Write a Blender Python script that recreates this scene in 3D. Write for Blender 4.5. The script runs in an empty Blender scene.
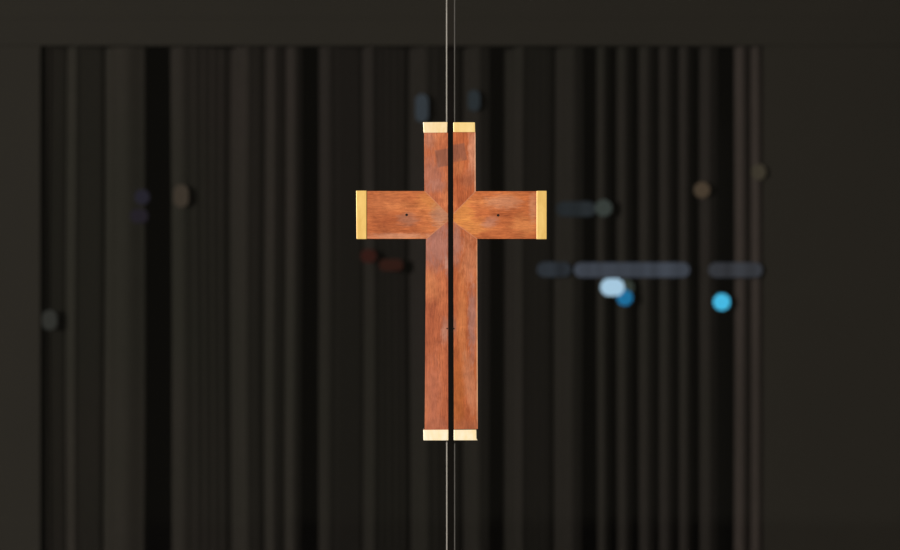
import bpy, bmesh, math, random
from mathutils import Vector
random.seed(4)
scene = bpy.context.scene
C = scene.collection
D = 6.0            # camera to glass
S = 0.002          # metres per pixel on the glass plane
ZC = 1.15          # height of the lens above the floor

def W(px, py, y=0.0):
    """photo pixel -> point on the vertical plane at depth y"""
    k = (D + y) / D
    return Vector(((px - 450) * S * k, y, ZC - (py - 275) * S * k))

# ---------------------------------------------------------------- materials
def new_mat(name):
    m = bpy.data.materials.new(name); m.use_nodes = True
    nt = m.node_tree
    return m, nt, nt.nodes['Principled BSDF']

def node(nt, typ, **kw):
    n = nt.nodes.new(typ)
    for k, v in kw.items():
        if k.startswith('i_'):
            n.inputs[k[2:].replace('_', ' ')].default_value = v
        else:
            setattr(n, k, v)
    return n

def mixc(nt, fac, a, b, mode='MIX'):
    n = nt.nodes.new('ShaderNodeMix'); n.data_type = 'RGBA'; n.blend_type = mode
    for sock, v in ((n.inputs[0], fac), (n.inputs[6], a), (n.inputs[7], b)):
        if isinstance(v, bpy.types.NodeSocket): nt.links.new(v, sock)
        elif isinstance(v, (tuple, list)): sock.default_value = (*v, 1)
        else: sock.default_value = v
    return n.outputs[2]

def math_n(nt, op, a, b=None, clamp=False):
    n = nt.nodes.new('ShaderNodeMath'); n.operation = op; n.use_clamp = clamp
    for i, v in enumerate((a, b)):
        if v is None: continue
        if isinstance(v, bpy.types.NodeSocket): nt.links.new(v, n.inputs[i])
        else: n.inputs[i].default_value = v
    return n.outputs[0]

def ramp(nt, fac, stops):
    r = nt.nodes.new('ShaderNodeValToRGB'); nt.links.new(fac, r.inputs[0])
    e = r.color_ramp.elements
    while len(e) > 1: e.remove(e[-1])
    e[0].position = stops[0][0]; e[0].color = (*stops[0][1], 1)
    for p, c in stops[1:]:
        x = e.new(p); x.color = (*c, 1)
    return r.outputs[0]

def noise(nt, vec, scale, detail=4, rough=.6, vscale=(1, 1, 1), dist=0, loc=(0, 0, 0)):
    mp = nt.nodes.new('ShaderNodeMapping'); mp.inputs['Scale'].default_value = vscale
    mp.inputs['Location'].default_value = loc
    nt.links.new(vec, mp.inputs[0])
    n = node(nt, 'ShaderNodeTexNoise', i_Scale=scale, i_Detail=detail, i_Roughness=rough, i_Distortion=dist)
    nt.links.new(mp.outputs[0], n.inputs['Vector'])
    return n.outputs[0]

def plaster(name, col, var=.25, rough=.8, scale=3):
    m, nt, b = new_mat(name)
    tc = node(nt, 'ShaderNodeTexCoord')
    n = noise(nt, tc.outputs['Object'], scale, 5)
    c = ramp(nt, n, [(.3, tuple(x * (1 - var) for x in col)), (.7, tuple(x * (1 + var) for x in col))])
    nt.links.new(c, b.inputs['Base Color'])
    b.inputs['Roughness'].default_value = rough
    b.inputs['Specular IOR Level'].default_value = .2
    n2 = noise(nt, tc.outputs['Object'], 60, 3)
    bp = node(nt, 'ShaderNodeBump', i_Strength=.1, i_Distance=.002); nt.links.new(n2, bp.inputs['Height'])
    nt.links.new(bp.outputs[0], b.inputs['Normal'])
    return m

def blob_mask(nt, vec, px, py, rx, ry, soft=.5, rot=0.0, box=False, wob=None):
    """0..1 mask around a spot given in photo pixels, in the handle's own coordinates"""
    mp = nt.nodes.new('ShaderNodeMapping'); mp.vector_type = 'TEXTURE'
    mp.inputs['Location'].default_value = ((px - 450) * S * .99, 0, -(py - 215) * S * .99)
    mp.inputs['Rotation'].default_value = (0, math.radians(rot), 0)
    mp.inputs['Scale'].default_value = (rx * S, 1000, ry * S)
    nt.links.new(vec, mp.inputs[0])
    v = mp.outputs[0]
    if box:
        sx = node(nt, 'ShaderNodeSeparateXYZ'); nt.links.new(v, sx.inputs[0])
        d = math_n(nt, 'MAXIMUM', math_n(nt, 'ABSOLUTE', sx.outputs[0]), math_n(nt, 'ABSOLUTE', sx.outputs[2]))
    else:
        ln = node(nt, 'ShaderNodeVectorMath', operation='LENGTH'); nt.links.new(v, ln.inputs[0]); d = ln.outputs['Value']
    if wob is not None:
        d = math_n(nt, 'ADD', d, math_n(nt, 'MULTIPLY', math_n(nt, 'SUBTRACT', wob, .5), 2.6))
    mr = node(nt, 'ShaderNodeMapRange', clamp=True); mr.interpolation_type = 'SMOOTHSTEP'
    nt.links.new(d, mr.inputs[0])
    mr.inputs[1].default_value = 1 - soft; mr.inputs[2].default_value = 1 + soft
    mr.inputs[3].default_value = 1; mr.inputs[4].default_value = 0
    return mr.outputs[0]

def wood(name, along, spots, base_shift=0.0, seed=0.0, tone=(1, 1, 1)):
    """varnished hardwood, grain running along 'x' or 'z'; spots = worn marks, dark patches and painted edge highlights"""
    m, nt, b = new_mat(name)
    tc = node(nt, 'ShaderNodeTexCoord'); v = tc.outputs['Object']
    sc = (1, 1, 14) if along == 'x' else (14, 1, 1)
    big = noise(nt, v, 9, 3, .5, tuple(1 + (s - 1) * .22 for s in sc), .4, (seed, seed, 0))
    fine = noise(nt, v, 42, 6, .7, sc, .3, (seed, 0, seed))
    pores = noise(nt, v, 120, 3, .6, sc, 0, (0, seed, 0))
    c = ramp(nt, big, [(.25, (.38 , .095, .032)), (.5, (.54, .155, .055)), (.75, (.68, .235, .085))])
    c2 = ramp(nt, fine, [(.28, (.46, .36, .28)), (.5, (.97, .95, .93)), (.72, (1.32, 1.36, 1.38))])
    c = mixc(nt, .85, c, c2, 'MULTIPLY')
    pr = ramp(nt, pores, [(.30, (.62, .52, .5)), (.42, (1, 1, 1))])
    c = mixc(nt, .75, c, pr, 'MULTIPLY')
    if base_shift:
        c = mixc(nt, abs(base_shift), c, (.40, .10, .03) if base_shift > 0 else (.62, .25, .17))
    wob = noise(nt, v, 55, 5, .7, tuple(1 + (q - 1) * .15 for q in sc), .6, (seed, seed, seed))
    for (px, py, rx, ry, col, amt, kw) in spots:
        mk = blob_mask(nt, v, px, py, rx, ry, kw.get('soft', .6), kw.get('rot', 0), kw.get('box', False), None if kw.get('box') else wob)
        c = mixc(nt, math_n(nt, 'MULTIPLY', mk, amt), c, col)
    # fine grain and dark streaks run through the spots as well
    g2 = noise(nt, v, 75, 6, .75, sc, .5, (seed * 2, seed, 1))
    c = mixc(nt, .8, c, ramp(nt, g2, [(.30, (.58, .50, .42)), (.5, (.98, .97, .96)), (.70, (1.22, 1.26, 1.28))]), 'MULTIPLY')
    mo = noise(nt, v, 34, 4, .6, (1, 1, 1), .8, (seed, 3, seed))
    c = mixc(nt, .7, c, ramp(nt, mo, [(.34, (.74, .70, .68)), (.6, (1.06, 1.05, 1.04))]), 'MULTIPLY')
    c = mixc(nt, 1.0, c, tone, 'MULTIPLY')
    nt.links.new(c, b.inputs['Base Color'])
    b.inputs['Roughness'].default_value = .42
    b.inputs['Specular IOR Level'].default_value = .4
    bp = node(nt, 'ShaderNodeBump', i_Strength=.25, i_Distance=.0008)
    nt.links.new(fine, bp.inputs['Height']); nt.links.new(bp.outputs[0], b.inputs['Normal'])
    return m

def brass(name, lo, hi, seed=0):
    m, nt, b = new_mat(name)
    tc = node(nt, 'ShaderNodeTexCoord')
    n = noise(nt, tc.outputs['Object'], 22, 4, .6, (2.5, 1, 1), .5, (seed, 0, seed))
    c = ramp(nt, n, [(.32, lo), (.68, hi)])
    nt.links.new(c, b.inputs['Base Color'])
    b.inputs['Metallic'].default_value = .12
    b.inputs['Roughness'].default_value = .38
    return m

def simple(name, col, rough=.6, metal=0.0, spec=.3):
    m, nt, b = new_mat(name)
    tc = node(nt, 'ShaderNodeTexCoord')
    n = noise(nt, tc.outputs['Object'], 40, 3)
    c = ramp(nt, n, [(.3, tuple(x * .88 for x in col)), (.7, tuple(min(1, x * 1.12) for x in col))])
    nt.links.new(c, b.inputs['Base Color'])
    b.inputs['Roughness'].default_value = rough; b.inputs['Metallic'].default_value = metal
    b.inputs['Specular IOR Level'].default_value = spec
    return m

def cloth(name, col, tint):
    m, nt, b = new_mat(name)
    tc = node(nt, 'ShaderNodeTexCoord'); v = tc.outputs['Object']
    n = noise(nt, v, 2.3, 3, .5, (1, 1, .6))
    c = ramp(nt, n, [(.36, col), (.66, tint)])  # tint patches: pinkish outdoor reflections put into the cloth colour
    w = noise(nt, v, 350, 2, .5, (1, 1, .15))
    wr = ramp(nt, w, [(.3, (.85, .85, .85)), (.7, (1.12, 1.12, 1.12))])
    c = mixc(nt, 1.0, c, wr, 'MULTIPLY')
    nt.links.new(c, b.inputs['Base Color'])
    b.inputs['Roughness'].default_value = .95; b.inputs['Specular IOR Level'].default_value = .05
    b.inputs['Sheen Weight'].default_value = 0.0
    return m

def emit(name, col, strength):
    m = bpy.data.materials.new(name); m.use_nodes = True; nt = m.node_tree
    nt.nodes.clear()
    e = nt.nodes.new('ShaderNodeEmission'); e.inputs[0].default_value = (*col, 1); e.inputs[1].default_value = strength
    o = nt.nodes.new('ShaderNodeOutputMaterial'); nt.links.new(e.outputs[0], o.inputs[0])
    return m

def glass_mat():
    m = bpy.data.materials.new('clear_glass'); m.use_nodes = True; nt = m.node_tree; nt.nodes.clear()
    t = nt.nodes.new('ShaderNodeBsdfTransparent'); t.inputs[0].default_value = (.93, .94, .935, 1)
    g = nt.nodes.new('ShaderNodeBsdfGlossy'); g.inputs['Roughness'].default_value = .0
    f = nt.nodes.new('ShaderNodeFresnel')
    ge = nt.nodes.new('ShaderNodeNewGeometry')
    mr = nt.nodes.new('ShaderNodeMapRange'); nt.links.new(ge.outputs['Backfacing'], mr.inputs[0])
    mr.inputs[3].default_value = 1.5; mr.inputs[4].default_value = 1 / 1.5      # the same reflectance on both faces of the pane
    nt.links.new(mr.outputs[0], f.inputs[0])
    mx = nt.nodes.new('ShaderNodeMixShader'); o = nt.nodes.new('ShaderNodeOutputMaterial')
    nt.links.new(f.outputs[0], mx.inputs[0]); nt.links.new(t.outputs[0], mx.inputs[1]); nt.links.new(g.outputs[0], mx.inputs[2])
    nt.links.new(mx.outputs[0], o.inputs[0])
    return m

# ---------------------------------------------------------------- object helpers
def link(name, bm, mat, parent=None, bevel=0, seg=2, smooth=False, loc=None):
    bmesh.ops.recalc_face_normals(bm, faces=bm.faces[:])
    me = bpy.data.meshes.new(name); bm.to_mesh(me); bm.free()
    if smooth:
        for p in me.polygons: p.use_smooth = True
    me.materials.append(mat)
    o = bpy.data.objects.new(name, me); C.objects.link(o)
    if parent: o.parent = parent
    if loc is not None: o.location = loc
    if bevel:
        b = o.modifiers.new('bevel', 'BEVEL'); b.width = bevel; b.segments = seg; b.limit_method = 'ANGLE'
    return o

def box(bm, a, b):
    x0, y0, z0 = (min(p, q) for p, q in zip(a, b)); x1, y1, z1 = (max(p, q) for p, q in zip(a, b))
    vs = [bm.verts.new(p) for p in ((x0, y0, z0), (x1, y0, z0), (x1, y1, z0), (x0, y1, z0), (x0, y0, z1), (x1, y0, z1), (x1, y1, z1), (x0, y1, z1))]
    for f in ((0, 1, 2, 3), (7, 6, 5, 4), (0, 4, 5, 1), (1, 5, 6, 2), (2, 6, 7, 3), (3, 7, 4, 0)):
        bm.faces.new([vs[i] for i in f])
    return bm

def BOX(a, b): return box(bmesh.new(), a, b)

def prism(bm, pts, y0, y1):
    """outline in x,z pulled from depth y0 to y1"""
    f = [bm.verts.new((p[0], y0, p[1])) for p in pts]; k = [bm.verts.new((p[0], y1, p[1])) for p in pts]
    bm.faces.new(f); bm.faces.new(k[::-1]); n = len(pts)
    for i in range(n): bm.faces.new((f[i], k[i], k[(i + 1) % n], f[(i + 1) % n]))
    return bm

def lathe(bm, prof, cx=0, cz=0, n=32):
    """profile of (radius, y) turned about the y axis through cx,cz"""
    rings = []
    for r, y in prof:
        if r < 1e-6: rings.append([bm.verts.new((cx, y, cz))])
        else: rings.append([bm.verts.new((cx + r * math.cos(2 * math.pi * i / n), y, cz + r * math.sin(2 * math.pi * i / n))) for i in range(n)])
    for a, b in zip(rings, rings[1:]):
        for i in range(n):
            j = (i + 1) % n
            if len(a) == 1 and len(b) == 1: continue
            if len(a) == 1: bm.faces.new((a[0], b[i], b[j]))
            elif len(b) == 1: bm.faces.new((a[i], b[0], a[j]))
            else: bm.faces.new((a[i], b[i], b[j], a[j]))
    return bm

def thing(name, label, cat, loc=(0, 0, 0), group=None):
    o = bpy.data.objects.new(name, None); C.objects.link(o); o.location = loc; o.empty_display_size = .05
    o['label'] = label; o['category'] = cat
    if group: o['group'] = group
    return o

def tag(o, label, cat, group=None):
    o['label'] = label; o['category'] = cat
    if group: o['group'] = group
    return o

def struct(o): o['kind'] = 'structure'; return o

# ---------------------------------------------------------------- the setting
YW = 1.40        # front of the wall with the curtained opening
YC = 1.42        # front of the folds
wall_m = plaster('dark_plaster', WALLC := (.0152, .0117, .0080), .06)
ceil_m = plaster('ceiling_plaster', (.03, .026, .02), .08)
floor_m = plaster('stone_floor', (.05, .045, .04), .2, .5)
back_m = plaster('black_backing', (.010, .0085, .007), .1)
struct(link('floor', BOX((-4, -8, -.1), (4, 3.2, 0)), floor_m))
struct(link('ceiling', BOX((-2.6, .06, 2.62), (2.6, 3.2, 2.72)), ceil_m))
struct(link('wall_left', BOX((-2.7, .06, 0), (-2.6, 3.2, 2.62)), wall_m))
struct(link('wall_right', BOX((2.6, .06, 0), (2.7, 3.2, 2.62)), wall_m))
struct(link('wall_back', BOX((-2.6, 3.1, 0), (2.6, 3.2, 2.62)), back_m))
xl = W(40, 0, YW).x; xr = W(764, 0, YW).x; zt = W(0, 45, YW).z
bm = bmesh.new()
box(bm, (-2.6, YW, 0), (xl, YW + .1, 2.62)); box(bm, (xr, YW, 0), (2.6, YW + .1, 2.62)); box(bm, (xl, YW, zt + .0), (xr, YW + .1, 2.62))
struct(link('wall_front', bm, wall_m))
# low casing board running over the opening
struct(link('trim_1', BOX((-2.59, YW - .005, W(0, 46, YW).z), (2.59, YW, W(0, 18, YW).z)), wall_m, bevel=.002))

glass = glass_mat()
edge_a = simple('ground_glass_edge', (.28, .26, .23), .6)
edge_b = simple('shaded_glass_edge', (.075, .070, .062), .6)  # same ground edge as the left one; its shade is put into the colour
xa, xb = W(446.9, 0).x, W(454.7, 0).x
d1 = struct(link('door_1', BOX((-1.12, 0, .01), (xa - .001, .012, 2.45)), glass))
d2 = struct(link('door_2', BOX((xb + .001, 0, .01), (1.12, .012, 2.45)), glass))
e1 = link('glass_edge', prism(bmesh.new(), [(xa - .0012, .01), (xa + .0012, .01), (xa + .0002, 2.45), (xa - .0022, 2.45)], -.0004, .0124), edge_a, d1)
e2 = link('glass_edge', prism(bmesh.new(), [(xb - .0010, .01), (xb + .0010, .01), (xb + .0006, 2.45), (xb - .0014, 2.45)], -.0004, .0124), edge_b, d2)
struct(link('unseen_side_pane_1', BOX((-2.60, 0, .01), (-1.124, .012, 2.45)), glass))  # unseen pane, added so light reaches the drapes evenly
struct(link('unseen_side_pane_2', BOX((1.124, 0, .01), (2.60, .012, 2.45)), glass))  # unseen counterpart, added for the same even light

# ---------------------------------------------------------------- drapes
def fold_depth(nodes, px):
    if px <= nodes[0][0]: return nodes[0][1]
    for (a, da), (b, db) in zip(nodes, nodes[1:]):
        if px <= b:
            t = (px - a) / (b - a); t = t * t * (3 - 2 * t)
            return da + (db - da) * t
    return nodes[-1][1]

def drape(label, crests, mat, group='dark drapes in the opening', wob=1.0, seed=0, end_turn=.05):
    """crests: (x0, x1, depth, depth of the valley that follows, softness left px); sheet hung from the top of the opening"""
    nodes = []
    for i, (a, b, d, vd, rise) in enumerate(crests):
        nodes += [(a - rise * .0, d + .004), ((a + b) / 2, d - .006), (b, d + .002)]
        if i + 1 < len(crests):
            na = crests[i + 1][0]; nr = crests[i + 1][4]
            w = na - b
            if vd < .04:      # shallow fold: the cloth slopes back evenly, then turns forward
                nodes += [(b + w * f, d + .002 + vd * f) for f in (.2, .4, .6)] + [(na - max(nr, 1.0) - .6, d + vd)]
            else:
                nodes += [(b + min(2.0, w * .2), vd * .8 + d), (b + w * .5, d + vd), (na - max(nr, 1.0), d + vd * .85)]
    nodes[0] = (nodes[0][0], crests[0][2] + .004)
    # drop any node that runs backwards
    cl = [nodes[0]]
    for n_ in nodes[1:]:
        if n_[0] > cl[-1][0] + .3: cl.append(n_)
    nodes = cl
    x0, x1 = nodes[0][0], nodes[-1][0]
    samples = [x0]
    while samples[-1] < x1 - .5: samples.append(samples[-1] + .7)
    # hems turned back at both ends
    pts = [(x0 + .6, end_turn + nodes[0][1])] + [(p, fold_depth(nodes, p)) for p in samples] + [(samples[-1] - .6, end_turn + nodes[-1][1])]
    z_top = W(0, 45, YW).z + .10; z_bot = .02
    nz = 26; rows = []
    ph = seed * 1.7
    bm = bmesh.new()
    for j in range(nz + 1):
        z = z_top + (z_bot - z_top) * j / nz
        row = []
        for (p, d) in pts:
            w = wob * (.9 * math.sin(z * 2.1 + p * .021 + ph) + .5 * math.sin(z * 4.3 + p * .05 + ph * 2))
            q = W(p, 0, YC)
            row.append(bm.verts.new((q.x + w * S, YC + d, z)))
        rows.append(row)
    for r, s in zip(rows, rows[1:]):
        for i in range(len(r) - 1): bm.faces.new((r[i], s[i], s[i + 1], r[i + 1]))
    o = link('drape', bm, mat, smooth=True)
    so = o.modifiers.new('thickness', 'SOLIDIFY'); so.thickness = .002; so.offset = 1
    return tag(o, label, 'curtain', group)

grey_c = cloth('taupe_cloth', (.0188, .0168, .0132), (.024, .0185, .0158))
grey_d = cloth('taupe_cloth_lower', (.0175, .0158, .0124), (.021, .0162, .0142))
dim_c = cloth('charcoal_cloth', (.014, .0124, .0097), (.016, .0126, .0112))
pink_c = cloth('reflection_tinted_taupe', (.024, .0185, .016), (.036, .027, .024))  # pinkish glow reflected from outdoors is put into this cloth colour
# crest x0, x1, depth, following valley depth, rise
drape('broad dark taupe drape at the far left of the opening, beside the left wall',
      [(44, 52, .006, .02, 1), (69, 82, .0, .029, 3), (111, 144, .0, .1, 7)], grey_c, seed=1)
drape('dark drape with soft wide folds left of the wooden cross, second from the left wall',
      [(172, 195, .0, .039, 6), (238, 257, .0, .018, 6), (268, 281, .0, .016, 3), (288, 301, .0, .05, 3)], grey_d, seed=2)
drape('widest dark drape, hanging directly behind the wooden cross',
      [(319, 338, .0, .029, 3), (367, 380, .0, .036, 3), (417, 436, .0, .038, 6), (470, 489, .0, .045, 5), (516, 529, .0, .036, 2), (563, 582, .0, .1, 8)], dim_c, seed=3)
drape('tightly pleated dark drape right of the cross, behind the blue reflections',
      [(598, 609, .0, .08, 2), (619, 631, .0, .08, 2), (641, 654, .0, .06, 2), (661, 674, .0, .06, 2), (681, 692, .0, .07, 2), (702, 717, .0, .1, 2)], dim_c, seed=4, wob=.6)
drape('narrow brownish drape against the right wall of the opening',
      [(736, 749, .0, .02, 2), (752, 764, .0, .0, 2)], pink_c, seed=5, wob=.5)

# ---------------------------------------------------------------- the cross: two half-cross handles
YF = -.060       # front face of the wood
TH = .026
def HL(px, py):   # handle-local coordinates (origin = centre of the cross, on the glass)
    k = (D + YF) / D
    return ((px - 450) * S * k, (215 - py) * S * k + 0.0)
ORI = (0, 0, ZC + (275 - 215) * S * (D + YF) / D)

mauve = (.44, .21, .165); pinkish = (.60, .31, .22); deep = (.36, .095, .028); dark = (.27, .10, .055); orange = (.66, .235, .065)
patchc = (.235, .095, .062); amber = (.72, .30, .08)  # first tone: tilted dark patch across both upper stems
B = dict(box=True, soft=.12)
mats = dict(
    LU=wood('wood_left_top', 'z', [(448, 157, 12, 8.5, patchc, .72, dict(box=True, soft=.10, rot=-10)), (432, 175, 9, 14, mauve, .45, {}), (436, 186, 10, 6, mauve, .5, {}), (430, 140, 5, 8, pinkish, .4, {})], -.12, 1.0, (.93, .87, .84)),
    LA=wood('wood_left_arm', 'x', [(441, 214, 8, 14, (.50, .27, .20), .6, {}), (408, 219, 9, 6, (.38, .17, .12), .55, {}), (385, 203, 18, 8, (.52, .17, .07), .4, {}), (430, 201, 12, 8, amber, .4, {}), (400, 236, 30, 3, pinkish, .5, {})], 0, 2.0, (.97, .96, .86)),
    LL=wood('wood_left_foot', 'z', [(436, 245, 14, 24, mauve, .8, {}), (446.5, 264, 2, 7, (.66, .42, .34), .5, {}), (430, 285, 9, 14, (.68, .26, .10), .6, {}), (446, 328, 4, 10, (.36, .17, .12), .6, {}), (444, 335, 3, 8, pinkish, .5, {}), (432, 400, 9, 40, (.54, .20, .115), .55, {}), (436, 425, 10, 8, (.43, .15, .08), .6, {})], -.10, 3.0, (.86, .78, .78)),
    RU=wood('wood_right_top', 'z', [(454, 153.5, 12, 8.5, patchc, .72, dict(box=True, soft=.10, rot=-10)), (472, 150, 3.5, 22, (.70, .36, .24), .6, {}), (475.3, 162, .8, 30, (.82, .50, .34), .8, dict(box=True, soft=.3)), (470, 178, 8, 10, (.40, .15, .085), .45, {}), (458, 168, 5, 8, (.62, .22, .08), .5, {})], 0, 4.0, (.94, .86, .80)),  # thin pale strip at the right edge: bevel highlight painted into the wood
    RA=wood('wood_right_arm', 'x', [(463, 214, 10, 12, amber, .55, {}), (472, 226, 12, 8, amber, .4, {}), (502, 202, 16, 6, (.52, .25, .17), .55, {}), (490, 222, 8, 4, (.46, .20, .15), .7, dict(rot=-20)), (525, 225, 12, 9, (.66, .27, .10), .4, {}), (533, 208, 4, 14, (.58, .27, .17), .5, {})], 0, 5.0, (.99, .97, .84)),
    RL=wood('wood_right_foot', 'z', [(456, 244, 6, 20, mauve, .75, {}), (470, 262, 7, 22, (.72, .29, .15), .6, {}), (472, 322, 3.5, 34, (.42, .21, .18), .8, {}), (477.4, 330, .8, 88, (.80, .46, .28), .8, dict(box=True, soft=.3)), (454, 325, 2.5, 9, (.30, .13, .09), .7, {}), (462, 315, 4, 40, (.68, .25, .09), .5, {}), (458, 392, 6, 38, (.46, .135, .03), .8, {}), (470, 385, 5, 30, (.60, .26, .15), .6, dict(rot=-6)), (466, 426, 12, 6, (.40, .13, .06), .6, {})], .10, 6.0, (.86, .80, .74)),  # long pale strip paints the bright bevel of the right edge
)
cap_white = brass('glare_pale_brass', (.90, .66, .32), (.98, .80, .55), 1)  # glare on the left top cap put into a paler brass colour
cap_gold = brass('gold_brass', (.76, .47, .125), (.90, .60, .19), 2)
cap_mid = brass('glare_yellow_brass', (.86, .58, .20), (.94, .70, .30), 3)  # right top cap, its weaker glare also in the colour
cap_foot = brass('glare_bright_brass', (.98, .76, .42), (1.0, .90, .70), 7)  # whitest copy, with the glare of the foot caps painted in
steel = simple('dark_steel', (.05, .045, .04), .4, .6)
glue = simple('worn_joint', (.52, .20, .10), .5)
hole_m = simple('blackened_screw', (.006, .005, .004), .9)

def half(name, label, parts, caps, screw, nick, posts, sd):
    t = thing(name, label, 'door handle', ORI, None)
    for (pn, pts, mt, lb) in parts:
        o = link(pn, prism(bmesh.new(), [HL(*p) for p in pts], YF, YF + TH), mt, t, bevel=.0002, seg=1)
        if lb: o['label'] = lb
    for (pts, mt) in caps:
        link('end_cap', prism(bmesh.new(), [HL(*p) for p in pts], YF - .0012, YF + TH + .0012), mt, t, bevel=.0007, seg=2)
    cx = 448.0 if sd < 0 else 453.4
    for (p, q) in (((424.5, 190.8), (cx, 214.4)), ((426.2, 239), (cx, 220.7))) if sd < 0 else (((475.9, 191.0), (cx, 213.8)), ((477.2, 239), (cx, 221.8))):
        (ax, az), (bx, bz) = HL(*p), HL(*q)
        ln = math.hypot(bx - ax, bz - az); ux, uz = -(bz - az) / ln * .0007, (bx - ax) / ln * .0007
        link('glue_line', prism(bmesh.new(), [(ax - ux, az - uz), (bx - ux, bz - uz), (bx + ux, bz + uz), (ax + ux, az + uz)], YF - .0001, YF + .002), glue, t)
    sx, sz = HL(*screw)
    s = link('screw', lathe(bmesh.new(), [(0, YF - .0004), (.0010, YF - .0004), (.0011, YF - .0007), (.0022, YF - .0007), (.0026, YF - .0002), (.0026, YF + .002)], sx, sz, 20), hole_m, t)
    nx, nz_ = HL(*nick)
    link('pin', lathe(bmesh.new(), [(0, YF - .0006), (.0013, YF - .0006), (.0015, YF + .003), (0, YF + .003)], nx, nz_, 14), hole_m, t)
    for p in posts:
        qx, qz = HL(*p)
        link('standoff_post', lathe(bmesh.new(), [(0, YF + TH - .002), (.009, YF + TH - .002), (.009, -.006), (.014, -.005), (.014, -.0002), (0, -.0002)], qx, qz, 28), steel, t, smooth=False)
    return t

half('cross_handle', 'left half of the brown wooden cross, a handle on the left glass door',
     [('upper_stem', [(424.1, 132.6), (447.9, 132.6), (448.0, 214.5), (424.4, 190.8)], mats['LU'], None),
      ('arm', [(366.5, 191.0), (424.4, 191.0), (448.0, 214.7), (448.1, 220.5), (426.2, 238.8), (366.5, 238.8)], mats['LA'], 'wooden arm with horizontal grain'),
      ('lower_stem', [(426.0, 239.0), (448.1, 220.7), (448.3, 430.0), (424.7, 430.0)], mats['LL'], None)],
     [([(423.1, 122.2), (447.5, 122.0), (447.2, 132.6), (423.7, 132.8)], cap_white),
      ([(356.2, 190.6), (366.6, 190.6), (366.6, 239.1), (356.6, 239.1)], cap_gold),
      ([(423.3, 429.8), (448.4, 429.6), (448.4, 440.4), (423.5, 440.4)], cap_foot)],
     (406.6, 214.8), (447.0, 328.6), [(436, 160), (436, 400), (384, 215)], -1)
half('cross_handle', 'right half of the brown wooden cross, a handle on the right glass door',
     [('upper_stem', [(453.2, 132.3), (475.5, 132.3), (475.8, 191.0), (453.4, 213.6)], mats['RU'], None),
      ('arm', [(453.4, 213.9), (476.0, 191.2), (536.4, 191.2), (536.4, 238.8), (477.2, 238.8), (453.3, 221.6)], mats['RA'], 'wooden arm with horizontal grain'),
      ('lower_stem', [(453.3, 222.0), (477.3, 239.0), (477.9, 429.0), (453.9, 429.3)], mats['RL'], None)],
     [([(453.3, 122.3), (475.0, 122.3), (475.3, 132.2), (453.5, 132.2)], cap_mid),
      ([(536.6, 190.8), (546.7, 190.8), (546.7, 239.2), (536.6, 239.2)], cap_gold),
      ([(453.8, 429.8), (476.4, 429.6), (476.6, 438.6), (477.8, 440.3), (453.8, 440.3)], cap_foot)],
     (498.1, 215.3), (453.9, 328.6), [(465, 160), (465, 400), (520, 215)], 1)

# ---------------------------------------------------------------- street reflections, added as glowing shapes in front of the drapes
house = simple('black_added_housing', (.008, .0075, .007), .7)
YL = YC - .019
def reflected_light(name, label, px, py, dx, dy, col, st, group=None, cat='light', y=YL, back=YC + .0, square=False):
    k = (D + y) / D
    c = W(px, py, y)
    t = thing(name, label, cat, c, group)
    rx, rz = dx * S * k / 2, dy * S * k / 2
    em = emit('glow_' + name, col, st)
    if name == 'bar_reflection':
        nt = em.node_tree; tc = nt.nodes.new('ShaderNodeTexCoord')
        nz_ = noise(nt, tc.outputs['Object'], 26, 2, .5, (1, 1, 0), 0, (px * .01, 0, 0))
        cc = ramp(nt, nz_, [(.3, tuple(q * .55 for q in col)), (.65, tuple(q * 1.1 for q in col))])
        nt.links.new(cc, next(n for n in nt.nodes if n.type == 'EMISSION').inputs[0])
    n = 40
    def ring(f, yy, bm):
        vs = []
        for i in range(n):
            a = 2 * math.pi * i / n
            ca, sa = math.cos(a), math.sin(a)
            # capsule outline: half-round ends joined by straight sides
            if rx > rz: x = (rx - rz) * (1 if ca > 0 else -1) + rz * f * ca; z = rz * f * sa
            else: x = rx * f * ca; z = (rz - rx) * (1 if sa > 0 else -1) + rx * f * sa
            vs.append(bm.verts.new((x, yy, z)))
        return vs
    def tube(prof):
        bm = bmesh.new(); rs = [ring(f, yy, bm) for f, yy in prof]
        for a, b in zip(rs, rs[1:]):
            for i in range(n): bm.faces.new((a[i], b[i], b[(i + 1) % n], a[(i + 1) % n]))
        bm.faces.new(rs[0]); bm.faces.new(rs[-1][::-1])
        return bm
    link('lens', tube([(.80, -.0025), (.94, -.0012), (1.0, .001), (1.0, .004)]), em, t, smooth=False)  # glowing plate standing in for a blurred street reflection
    link('added_housing', tube([(1.005, .0012), (1.0, .006), (.85, .009), (.5, .010)]), house, t)  # body and mount made up to carry the glowing plate
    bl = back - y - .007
    link('added_clip', BOX((-.003, .009, -.006), (.003, max(bl, .012), .006)), house, t)
    return t

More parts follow.
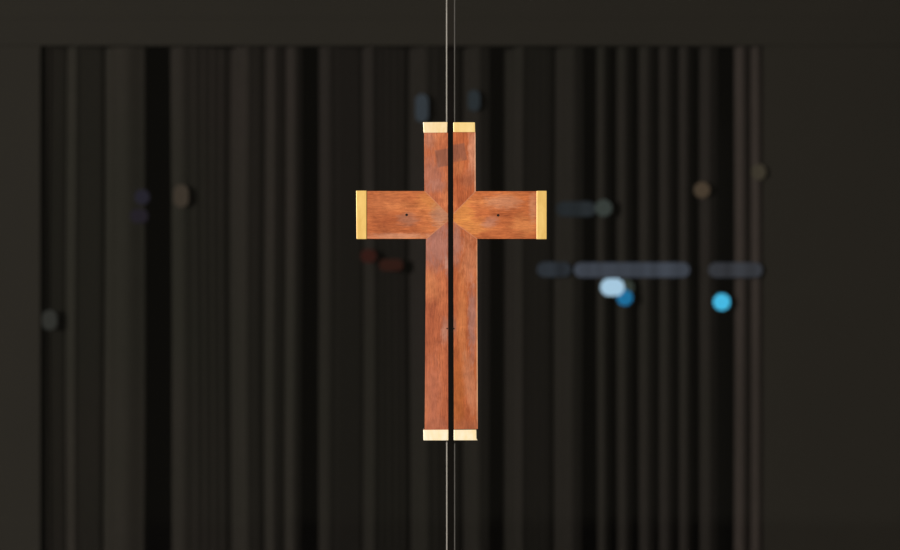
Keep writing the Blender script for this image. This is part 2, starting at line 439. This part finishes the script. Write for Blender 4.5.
G = 'small round reflected lights over the drapes'
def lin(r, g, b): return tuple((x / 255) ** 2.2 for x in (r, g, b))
reflected_light('round_reflection', 'bright cyan blue round reflection, the most vivid spot right of the cross', 721.8, 302, 17, 17, lin(78, 200, 248), 1, G)
reflected_light('round_reflection', 'deep blue round reflection just under the wide white one', 624.8, 297.6, 16, 16, lin(34, 118, 168), 1, G, y=YL - .006, back=YC)
reflected_light('oval_reflection', 'bright bluish white oval reflection below the long bar, right of the cross', 612.5, 287.2, 24, 17.5, lin(182, 218, 244), 1, G, y=YL - .018)
reflected_light('round_reflection', 'dim grey round reflection half hidden behind the white oval one', 626, 287.5, 16, 16, lin(58, 64, 58), 1, G)
reflected_light('round_reflection', 'dim amber brown round reflection over the pleated drape, above the reflected bar', 702, 190, 16, 16, lin(78, 66, 54), 1, G, back=YC + .03)
reflected_light('round_reflection', 'faint olive brown round reflection near the right wall, highest on that side', 758.6, 172, 15, 16, lin(66, 60, 50), 1, G, y=YW - .010, back=YC + .012)
reflected_light('round_reflection', 'pale grey green round reflection at the right end of the short upper bar', 603.5, 208, 17, 17, lin(62, 68, 65), 1, G, y=YL - .008)
reflected_light('round_reflection', 'faint dusty pink round reflection over a drape fold left of the cross', 181, 196, 15, 23, lin(66, 58, 50), 1, G)
reflected_light('round_reflection', 'faint violet round reflection left of the cross, upper of a close pair', 142, 197, 15, 15, lin(42, 40, 50), 1, G)
reflected_light('round_reflection', 'very faint violet grey reflection left of the cross, lower of a close pair', 139, 216, 18, 14, lin(40, 36, 44), 1, G)
reflected_light('round_reflection', 'faint grey round reflection low at the far left beside the left wall', 49.5, 320, 15, 20, lin(54, 54, 51), 1, G)
H = 'upright reflections above the cross'
reflected_light('upright_reflection', 'dim blue grey upright reflection above the left half of the cross', 421.8, 108, 13, 28, lin(56, 62, 68), 1, H)
reflected_light('upright_reflection', 'dim blue grey upright reflection above the right half of the cross', 474, 100.5, 12, 21, lin(46, 52, 56), 1, H)
L = 'dim horizontal reflected bars right of the cross'
reflected_light('bar_reflection', 'short dim blue grey bar reflection next to the right end of the cross', 576, 209, 40, 15, lin(44, 49, 53), 1, L)
reflected_light('bar_reflection', 'short dim bar reflection left of the longest one, below the cross arm', 554, 269.5, 34, 15, lin(52, 57, 64), 1, L)
reflected_light('bar_reflection', 'longest dim blue grey bar reflection, above the white oval one', 632, 270, 116, 15, lin(70, 75, 85), 1, L)
reflected_light('bar_reflection', 'dim grey bar reflection above the cyan spot, reaching the right wall', 735.5, 270, 54, 15, lin(62, 64, 70), 1, L, y=YW - .010, back=YC + .012)
R_ = 'faint red reflections left of the cross'
reflected_light('red_reflection', 'faint dark red reflection under the left arm of the cross, nearer the gold end', 368.5, 256, 16, 14, lin(56, 30, 26), 1, R_)
reflected_light('red_reflection', 'faint dark red reflection under the left arm of the cross, nearer the stem', 391, 265, 24, 12, lin(52, 30, 25), 1, R_)

# ---------------------------------------------------------------- light and camera
def area(name, loc, target, size, energy, col=(1, 1, 1)):
    l = bpy.data.lights.new(name, 'AREA'); l.energy = energy; l.size = size; l.shape = 'DISK'; l.color = col
    o = bpy.data.objects.new(name, l); C.objects.link(o); o.location = loc
    o.rotation_euler = (Vector(target) - Vector(loc)).to_track_quat('-Z', 'Y').to_euler()
    return o
area('street_light', (-11.0, -10.0, 2.5), (0, .5, 1.2), 1.0, 3620, (1, .97, .92))
w = bpy.data.worlds.new('dusk'); scene.world = w; w.use_nodes = True
bg = w.node_tree.nodes['Background']; bg.inputs[0].default_value = (1, .90, .72, 1); bg.inputs[1].default_value = .065

cam = bpy.data.cameras.new('camera'); co = bpy.data.objects.new('camera', cam); C.objects.link(co)
co.location = (0, -D, ZC); co.rotation_euler = (math.pi / 2, 0, 0)
cam.sensor_width = 36; cam.lens = 36 * D / (900 * S)
cam.clip_start = .1; cam.clip_end = 60
cam.dof.use_dof = True; cam.dof.focus_distance = D + YF; cam.dof.aperture_fstop = 1.7
scene.camera = co
vs = scene.view_settings
vs.view_transform = 'Standard'; vs.look = 'None'; vs.gamma = 1; vs.exposure = 0
vs.use_curve_mapping = False
